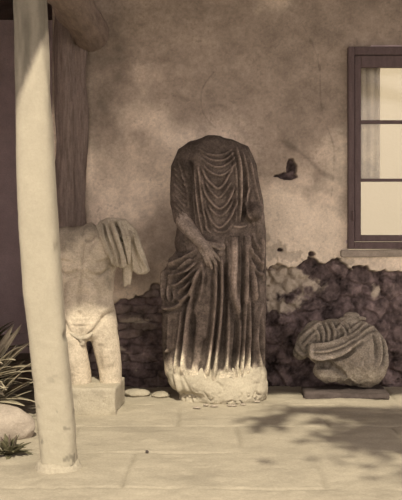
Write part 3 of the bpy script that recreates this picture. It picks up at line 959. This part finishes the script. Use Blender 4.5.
def build_nude():
    cy = 5.72
    t = empty('nude_torso', (EN(88, 385, cy).x, cy, 0.0))
    tag(t, 'headless nude male marble torso on a low block, behind the whitewashed post', 'statue')
    bm = bmesh.new()
    loft(bm, ringN([(226, 84, 10, .06), (230, 83, 22, .085), (236, 82, 31, .105), (246, 81, 35, .125), (258, 81, 35, .135), (268, 80.5, 33.5, .135), (280, 80, 31.5, .12),
                    (295, 79.5, 31, .115), (308, 80, 31.5, .12), (318, 80.5, 33, .125), (328, 81, 34, .13), (337, 81.5, 33, .12), (343, 82, 28, .09)], cy), 48)
    tubeN(bm, [(84, 240, cy, 9), (86.5, 232, cy - .01, 7.6), (87, 229, cy - .015, 7)])           # neck
    tubeN(bm, [(104, 238, cy, 12), (114, 236, cy, 11), (124, 235, cy + .02, 9)])        # shoulder under the cloth
    tubeN(bm, [(62, 238, cy, 12), (51, 243, cy, 11), (45, 256, cy, 9)])
    tubeN(bm, [(99, 328, cy - .01, 15), (103, 345, cy - .02, 14.2), (106, 362, cy - .01, 13), (107.5, 376, cy, 11.8), (108, 386, cy, 11.4)], 28)
    tubeN(bm, [(66, 328, cy - .01, 15), (69, 345, cy - .06, 14.8), (73, 362, cy - .06, 13.5), (76, 376, cy - .04, 12.5), (77, 386, cy - .03, 12)], 28)
    me = carve_ready(bm, 0.007, 8)
    S = [
        ([(82, 242), (81.5, 255), (81, 268)], 1.5, -.012, 'cut'),
        ([(80.5, 270), (79, 285), (77.5, 300), (77, 310)], 1.6, -.012, 'cut'),
        # breast muscles
        ([(98, 250)], 1, 0), 
        ([(92, 246), (101, 252), (104, 260)], 9, .016, 'cut'),
        ([(70, 248), (64, 254), (62, 260)], 9, .016, 'cut'),
        ([(84, 271), (92, 275), (101, 275), (110, 268)], 2.6, -.015, 'cut'),
        ([(78, 271), (70, 275), (62, 275), (55, 268)], 2.6, -.015, 'cut'),
        ([(82, 263), (84, 270), (91, 273), (101, 271), (108, 265)], 3, .008, 'cut'),
        # rib arch, stomach
        ([(82, 277), (91, 282), (97, 292), (98, 305)], 2.2, -.009, 'cut'),
        ([(76, 277), (66, 282), (61, 292), (60, 305)], 2.2, -.009, 'cut'),
        ([(86, 283), (89, 292), (88, 304)], 4, .009, 'cut'),
        ([(71, 283), (68, 292), (69, 304)], 4, .009, 'cut'),
        ([(72, 294), (79, 295), (88, 294)], 1.6, -.006, 'cut'),
        ([(80, 318), (80, 326)], 8, .012, 'cut'),
        ([(78, 313), (78.5, 315)], 1.3, -.012, 'blob'),
        # flank roll and groin
        ([(97, 313), (105, 310), (112, 306)], 3, .012, 'cut'),
        ([(99, 320), (106, 316), (114, 313)], 1.8, -.014, 'cut'),
        ([(86, 337), (93, 331), (99, 323), (104, 318)], 1.7, -.018, 'cut'),
        ([(75, 337), (69, 333), (64, 325), (59, 318)], 1.7, -.018, 'cut'),
        ([(106, 276), (104, 285), (107, 292)], 2.2, .007, 'cut'), ([(110, 280), (108, 290)], 1.5, -.006, 'cut'),
        ([(99, 345), (98, 360), (100, 375)], 3, -.008, 'cut'),
        ([(107, 350), (109, 368)], 4, .008, 'cut'),
        ([(80, 250), (79, 240)], 1.2, -.006, 'cut'),
        ([(80, 236), (83, 226), (90, 223)], 1.6, -.008, 'cut'), ([(83, 240), (90, 240), (94, 234)], 1.6, -.014, 'cut'),
        ([(96, 238), (88, 243), (84, 244)], 1.6, .006, 'cut'), ([(62, 240), (74, 243), (80, 244)], 1.6, .006, 'cut'),
    ]
    S = [s for s in S if len(s[0]) > 1]
    carve(me, S, NY, rough=.003, rscale=22, seed=4)
    co = get_co(me)
    tn = 0.96 + 0.22 * fbm(co, 6, 5, 4)
    grime = sstep(-0.1, 0.5, fbm(co, 4.5, 25, 4) + 0.35 * sstep(1.0, 1.16, co[:, 2]) - 0.5 * sstep(.75, .5, co[:, 2]))
    tn *= 1.12 * (1 - 0.42 * grime)
    tn = 1.1 * tn - 0.18 * np.clip(-RELIEF / 0.012, 0, 1)  # shade painted into the carved muscle grooves
    set_tone(me, tn[:, None] * np.array([1, .98, .97])[None, :])
    link_mesh('body', me, M_nude, t)
    # broken groin
    bm = bmesh.new()
    tubeN(bm, [(70, 334, cy - .11, 2.2), (75, 337.5, cy - .13, 2.6), (80, 339, cy - .135, 2.8), (86, 338, cy - .13, 2.6), (91, 334.5, cy - .115, 2.0)], 12)
    tubeN(bm, [(80, 340, cy - .125, 3.8), (80.5, 344, cy - .12, 3.2)], 12)
    me = carve_ready(bm, 0.0045, 4)
    carve(me, [([(76, 340), (80, 344), (84, 340)], .9, -.005, 'cut')], NY, rough=.004, rscale=50)
    set_tone(me, np.ones((len(me.vertices), 3)) * 1.0)
    link_mesh('groin', me, M_nude, t)

    # cloth thrown over the shoulder
    bm = bmesh.new()
    tubeN(bm, [(99, 228, cy - .03, 6), (104, 238, cy - .11, 5), (110, 251, cy - .13, 5), (116, 263, cy - .12, 4.5)], 18)
    tubeN(bm, [(106, 223, cy - .02, 6), (112, 236, cy - .11, 6), (117, 251, cy - .12, 5.5), (121, 264, cy - .11, 5)], 18)
    tubeN(bm, [(101, 226, cy, 7), (110, 224, cy, 7), (121, 225, cy + .01, 7), (127, 231, cy + .02, 6)], 18)
    tubeN(bm, [(119, 224, cy - .02, 5), (124, 238, cy - .07, 5.5), (126, 252, cy - .06, 4), (126, 262, cy - .05, 3.5)], 18)
    me = carve_ready(bm, 0.006, 5)
    S = [([(100, 223), (104, 238), (110, 252), (113, 266)], 1.3, .014),
         ([(104, 221), (109, 236), (115, 252), (117.5, 267)], 1.3, .016),
         ([(109, 220), (115, 234), (120, 250), (122.5, 268)], 1.5, .018),
         ([(115, 220), (121, 232), (125, 250), (127, 267)], 1.3, .016),
         ([(102, 224), (107, 240), (112.5, 258), (114.5, 267)], .9, -.012, 'cut'),
         ([(107, 222), (113, 238), (118, 256), (120, 268)], 1.1, -.022, 'cut'),
         ([(112.5, 221), (118.5, 236), (122.5, 252), (125, 267)], 1.1, -.020, 'cut')]
    carve(me, S, NY, rough=.003, rscale=30, seed=8)
    set_tone(me, (1.0 + .2 * fbm(get_co(me), 9, 2, 3))[:, None] * np.ones((1, 3)))
    dr = link_mesh('shoulder_cloth', me, M_nude, t)
    # the part that falls behind the arm
    bm = bmesh.new()
    loft(bm, ringN([(222, 120, 6, .035), (230, 126, 8, .05), (240, 130.5, 7, .05), (250, 133.5, 7.5, .05), (262, 136.5, 8.5, .05), (272, 139.5, 8.5, .045), (276, 139, 5, .035)], cy + .05), 28)
    tubeN(bm, [(123, 262, cy + .04, 4), (122.5, 276, cy + .05, 3.2), (122, 287, cy + .05, 2.3)], 14)
    tubeN(bm, [(128, 258, cy + .04, 3.5), (127.5, 270, cy + .05, 3.0), (126.5, 286, cy + .05, 1.9)], 14)
    me = carve_ready(bm, 0.006, 4)
    S = [([(122, 222), (130, 234), (135, 240)], 1.4, .014), ([(126, 236), (130, 252), (133, 274)], 1.4, .014), ([(131, 238), (137, 254), (145, 271)], 1.3, .014),
         ([(128.5, 240), (133.5, 256), (139, 274)], 1.6, -.014, 'cut'), ([(119, 226), (127, 229), (130, 234)], 1.2, -.012, 'cut')]
    carve(me, S, NY, rough=.003, rscale=30, seed=8)
    set_tone(me, (.95 + .2 * fbm(get_co(me), 9, 2, 3))[:, None] * np.ones((1, 3)))
    link_mesh('hanging_cloth', me, M_nude, t)

    # block base
    bm = bmesh.new()
    a = at(62, 414, 5.48).x; b = at(117, 414, 5.48).x
    zt = 0.168
    m = box(bm, a, b, 5.48, 5.93, -0.02, zt)
    bmesh.ops.rotate(bm, verts=bm.verts[:], cent=((a + b) / 2, 5.7, 0), matrix=Matrix.Rotation(math.radians(-3), 3, 'Z'))
    me = carve_ready(bm, 0.010, 2)
    co = get_co(me); no = get_no(me)
    co = co + no * (0.007 * fbm(co, 9, 6, 4) - .012 * sstep(.3, .6, fbm(co, 14, 8, 3)))[:, None]
    co[:, 2] = np.maximum(co[:, 2], -0.012)
    set_co(me, co)
    tn = 0.98 + .12 * fbm(co, 9, 2, 3) - 0.22 * sstep(-0.2, .4, fbm(co, 7, 12, 4)) * (no[:, 1] < -.5)
    set_tone(me, tn[:, None] * np.ones((1, 3)))
    link_mesh('base_block', me, M_plinth, t)
build_nude()

# ------------------------------------------------------------------ draped bust fragment on the right
RY = 6.10
RS = RY / F
def ER(px, py, y): return Vector(((px - 201) * RS, y, CZ + (HOR - py) * RS))
def build_fragment():
    cy = 6.13
    t = empty('bust_fragment', (ER(348, 392, cy).x, cy, 0.0))
    tag(t, 'broken draped marble bust lying on the floor below the window', 'sculpture fragment')
    def el(bm, px, py, rx, rz, ry, y=cy, rot=0):
        ell(bm, ER(px, py, y), (rx * RS, ry, rz * RS), Matrix.Rotation(math.radians(rot), 4, 'Y'))
    def tb(bm, lst, seg=18): chain(bm, [(ER(a, b, y), r * RS) for a, b, y, r in lst], seg)
    bm = bmesh.new()
    el(bm, 352, 350, 36, 31, .17, cy, 10)
    el(bm, 364, 360, 25, 29, .16, cy, -8)
    el(bm, 335, 345, 30, 26, .15, cy, 0)
    el(bm, 345, 368, 28, 17, .14, cy, 20)
    el(bm, 328, 372, 15, 12, .10, cy - .02, 10)
    tb(bm, [(316, 333, cy - .03, 13), (306, 341, cy - .07, 11), (302, 348, cy - .09, 9.5), (300, 351, cy - .08, 8)])
    tb(bm, [(312, 350, cy - .12, 8), (326, 349, cy - .13, 7.5), (342, 344, cy - .13, 7)])
    tb(bm, [(350, 318, cy, 6), (356, 317.5, cy, 5)])
    me = carve_ready(bm, 0.0065, 6)
    S = [([(307, 343), (320, 343.5), (334, 340), (350, 333), (364, 324), (378, 322)], 1.7, .022),
         ([(309, 348.5), (322, 348.5), (336, 344.5), (352, 336.5), (366, 328), (382, 326)], 1.5, .022),
         ([(311, 355), (324, 354.5), (338, 350), (350, 343), (360, 336)], 1.8, .024),
         ([(346, 331), (358, 323), (370, 319.5)], 1.4, .016),
         ([(309.5, 342), (308.5, 349), (310, 356)], 1.8, .018),
         ([(312, 359.5), (326, 359.5), (341, 354), (352, 346)], 1.8, -.020, 'cut'),
         ([(298, 338), (306, 331), (314, 325), (320, 321)], 1.5, .012),
         ([(301, 344), (308, 336), (315, 330)], 1.3, .010),
         ([(319, 322), (322, 332), (321, 341)], 1.4, .014),
         ([(324, 321), (327, 330), (326, 340)], 1.4, .014),
         ([(330, 321), (333, 330), (331, 339)], 1.3, .014),
         ([(313, 326), (317, 334), (317, 341)], 1.3, .012),
         ([(335, 329), (339, 325), (343, 331), (341, 336), (336, 337)], 1.4, .016),
         ([(338, 321), (346, 325), (347, 331)], 1.3, .012),
         ([(293, 343), (297, 350), (304, 355)], 1.5, .010),
         ([(375, 330), (378, 344), (377, 358), (372, 366)], 1.6, .014),
         ([(383, 335), (386, 350), (384, 368)], 1.5, .012),
         ([(371, 333), (374, 346), (373, 356)], 1.3, -.014, 'cut'),
         ([(380, 334), (382, 348), (380, 364)], 1.2, -.010, 'cut'),
         ([(314, 366), (326, 363), (336, 368), (344, 378)], 2.6, -.028, 'cut'),
         ([(344, 378), (352, 385), (360, 386)], 2.4, -.020, 'cut')]
    carve(me, S, RY, rough=.004, rscale=24, seed=4)
    co = get_co(me); no = get_no(me)
    u = 201 + F * co[:, 0] / RY; v = HOR - F * (co[:, 2] - CZ) / RY
    broken = sstep(347, 353, v - 0.0 * u + np.clip((u - 345) * 0.4, -3, 12)) * sstep(378, 370, u) * sstep(310, 318, u)
    co = co + no * (broken * 0.016 * fbm(co, 22, 30, 4) - broken * .006)[:, None]
    co[:, 2] = np.maximum(co[:, 2], 0.035)
    set_co(me, co)
    tn = (.95 + .25 * fbm(co, 8, 2, 3)) + .12 * broken
    band = sstep(8, 4, poly_dist(u, v, [(311, 350), (326, 349), (345, 343)])[0])
    tn = tn + .35 * band - .35 * sstep(312, 298, u) + 0.35 * np.clip(RELIEF / 0.018 - .25, 0, 1) - 0.45 * np.clip(-RELIEF / 0.010, 0, 1)  # ridge highlights and groove shade painted in by carved relief
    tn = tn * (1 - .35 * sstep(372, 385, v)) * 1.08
    set_tone(me, tn[:, None] * np.ones((1, 3)))
    link_mesh('bust', me, M_frag, t)
    # neck stump
    bm = bmesh.new()
    el(bm, 351, 321.5, 12, 5.5, .07)
    el(bm, 345, 321, 6, 4, .05)
    tb(bm, [(359, 318, cy - .05, 2.2), (364, 318.5, cy - .05, 2.0)])
    me = carve_ready(bm, 0.006, 3)
    carve(me, [([(346, 318), (352, 316), (357, 318)], 1.2, .008)], RY, rough=.008, rscale=24, seed=6)
    set_tone(me, np.ones((len(me.vertices), 3)) * 1.15)
    link_mesh('neck_stump', me, M_frag, t)
    # dark slab beneath it
    bm = bmesh.new()
    p0 = ER(303, 392, 0).x; p1 = ER(386, 392, 0).x
    box(bm, p0, p1, 5.985, 6.27, -0.012, 0.042)
    me = carve_ready(bm, 0.010, 3)
    co = get_co(me); no = get_no(me)
    set_co(me, co + no * (0.028 * fbm(co, 7, 6, 4))[:, None])
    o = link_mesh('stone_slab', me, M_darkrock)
    tag(o, 'low dark slab of stone underneath the broken draped bust', 'stone')
build_fragment()

# ------------------------------------------------------------------ loose stones and plaster crumbs
def rock(name, c, r, m, seed, label, cat='stone', group=None, amp=.25, sub=4):
    bm = bmesh.new()
    ell(bm, (0, 0, 0), (1, 1, 1), sub=sub)
    me = bpy.data.meshes.new(name)
    bm.to_mesh(me); bm.free()
    co = get_co(me)
    n = fbm(co + seed * 3.1, 1.3, seed, 4)
    co = co * (1 + amp * n)[:, None] * np.array(r)
    co[:, 2] = np.maximum(co[:, 2], -r[2] * .5)
    set_co(me, co)
    o = link_mesh(name, me, m)
    o.location = (c[0], c[1], c[2] + r[2] * .48)
    tag(o, label, cat, group)
    return o

def floor_at(px, py):
    Y = CZ * F / (py - HOR)
    return Vector(((px - 201) * Y / F, Y, 0))
rock('stone', floor_at(162, 396), (.07, .07, .022), M_plinth2, 3, 'low pale stone on the floor just left of the draped statue plinth')
rock('stone', floor_at(137, 395) , (.095, .07, .03), M_plinth2, 8, 'flat pale stone at the wall foot beside the nude torso block')
crumbs = [(206, 405.5), (214, 406.5), (232, 406), (243, 405), (197, 408), (255, 402)]
for i, (a, b) in enumerate(crumbs):
    p = floor_at(a, b)
    rock('plaster_crumb', (p.x, p.y, 0), (.02 + .008 * (i % 3), .013, .008), M_plinthp if False else M_rock, 20 + i,
         'small flat crumb of stone on the floor along the front of the statue plinth', 'crumb', 'crumbs along the front of the statue plinth', sub=3)

# small dark pebble on the floor
rock('pebble', floor_at(147, 452), (.009, .008, .007), M_darkrock, 41, 'tiny dark pebble alone on the pale floor, right of the post foot', 'pebble', sub=3)

# ------------------------------------------------------------------ plants and stones left of the post
def leaf(bm, base, d, L, w, droop, up=Vector((0, 0, 1))):
    d = d.normalized()
    side = d.cross(up).normalized()
    prev = None
    n = 7
    for i in range(n + 1):
        s = i / n
        p = base + d * (L * s) + Vector((0, 0, -droop * L * s * s))
        ww = w * (math.sin(math.pi * (0.12 + 0.88 * s)) + 0.02)
        c = bm.verts.new(p + Vector((0, 0, -0.15 * ww)))
        a = bm.verts.new(p - side * ww); b = bm.verts.new(p + side * ww)
        if prev:
            bm.faces.new((prev[0], a, c, prev[1])); bm.faces.new((prev[1], c, b, prev[2]))
        prev = (a, c, b)

def plant(name, loc, n, L, w, m, label, seed, lean=(0, 0), stem=True):
    rnd = random.Random(seed)
    t = empty(name, loc)
    tag(t, label, 'plant')
    bm = bmesh.new()
    for i in range(n):
        a = rnd.uniform(0, 2 * math.pi); e = rnd.uniform(0.35, 1.35)
        d = Vector((math.cos(a) * math.cos(e) + lean[0], math.sin(a) * math.cos(e) + lean[1], math.sin(e)))
        h = rnd.uniform(0, L * .5) if stem else 0
        leaf(bm, Vector(loc) + Vector((rnd.uniform(-.02, .02), rnd.uniform(-.02, .02), h)), d, L * rnd.uniform(.5, 1), w * rnd.uniform(.6, 1.2), rnd.uniform(.1, .6))
    o = bm_obj('foliage', bm, m, t, True)
    so = o.modifiers.new('t', 'SOLIDIFY'); so.thickness = 0.002
    bm = bmesh.new()
    for k in range(4):
        a = k * 1.7
        chain(bm, [(Vector(loc) + Vector((0.01 * math.cos(a), 0.01 * math.sin(a), -0.01)), .008), (Vector(loc) + Vector((.04 * math.cos(a), .04 * math.sin(a), L * .6)), .004)], 8)
    bm_obj('stem', bm, M_bark, t, True)
plant('leafy_plant', (-1.62, 6.1, 0), 90, .62, .032, M_leaf, 'tall dark leafy plant at the far left, furthest behind the post', 2)
plant('leafy_plant', (-1.38, 5.30, 0), 150, .52, .036, M_leaf2, 'pale bushy plant behind the smooth grey stone, left of the post', 4)
plant('leafy_plant', (-1.03, 4.50, 0), 60, .15, .020, M_leaf, 'low dark plant at the edge of the paving by the post foot', 6, stem=False)
rock('boulder', (-1.17, 4.88, 0), (.21, .12, .125), M_rock, 12, 'smooth grey stone among the plants left of the post', 'stone')

# ------------------------------------------------------------------ tree in the yard, its boughs dapple the right of the floor
def sunpos(px, py, t):
    p = floor_at(px, py)
    return Vector((p.x + SUN_AZ * t, p.y - t, SUN_SL * t))
def build_tree():
    rnd = random.Random(11)
    base = Vector((3.6, 1.2, 0))
    t = empty('yard_tree', base)
    tag(t, 'leafy tree in the yard whose boughs dapple the floor before the bust', 'tree')
    bm = bmesh.new()
    chain(bm, [(base + Vector((0, 0, -.05)), .16), (base + Vector((-.05, 0, 1.5)), .13), (base + Vector((-.3, .3, 2.4)), .11), (base + Vector((-.9, .7, 2.9)), .08)], 14)
    bm_obj('trunk', bm, M_bark, t, True)
    # boughs end where their shade should lie
    T = 2.75
    bm = bmesh.new()
    j = base + Vector((-.9, .7, 2.9))
    bl = [[(400, 409), (345, 407), (300, 408), (272, 420), (252, 432)], [(402, 420), (372, 425), (345, 436)], [(402, 450), (385, 440), (360, 432)]]
    pts_all = []
    for path in bl:
        P = [sunpos(a, b, T) for k, (a, b) in enumerate(path)]
        chain(bm, [(j, .06), (j.lerp(P[0], .5), .045)] + [(p, .042 - .005 * i) for i, p in enumerate(P)], 8)
        pts_all += P
    bm_obj('bough', bm, M_bark, t, True)
    bm = bmesh.new()
    clus = [(400, 412, 26, .16), (385, 424, 26, .12), (365, 430, 34, .12), (350, 436, 26, .10), (395, 444, 20, .12), (372, 442, 18, .10), (345, 410, 16, .08), (320, 410, 12, .07),
            (296, 410, 14, .08), (276, 418, 10, .06), (262, 425, 8, .05), (330, 420, 10, .09), (390, 414, 34, .10), (420, 440, 40, .25), (418, 418, 40, .14), (430, 460, 30, .3), (365, 416, 18, .08)]
    for a, b, n, sp in clus:
        for k in range(int(n * 2.2)):
            c = sunpos(a, b, T + rnd.uniform(-.2, .15)) + Vector((rnd.gauss(0, sp), rnd.gauss(0, sp * .6), rnd.gauss(0, sp * .4)))
            d = Vector((rnd.uniform(-1, 1), rnd.uniform(-1, 1), rnd.uniform(-.6, .4)))
            leaf(bm, c, d, rnd.uniform(.07, .13), rnd.uniform(.024, .038), .3)
    o = bm_obj('foliage', bm, M_leaf, t, True)
build_tree()
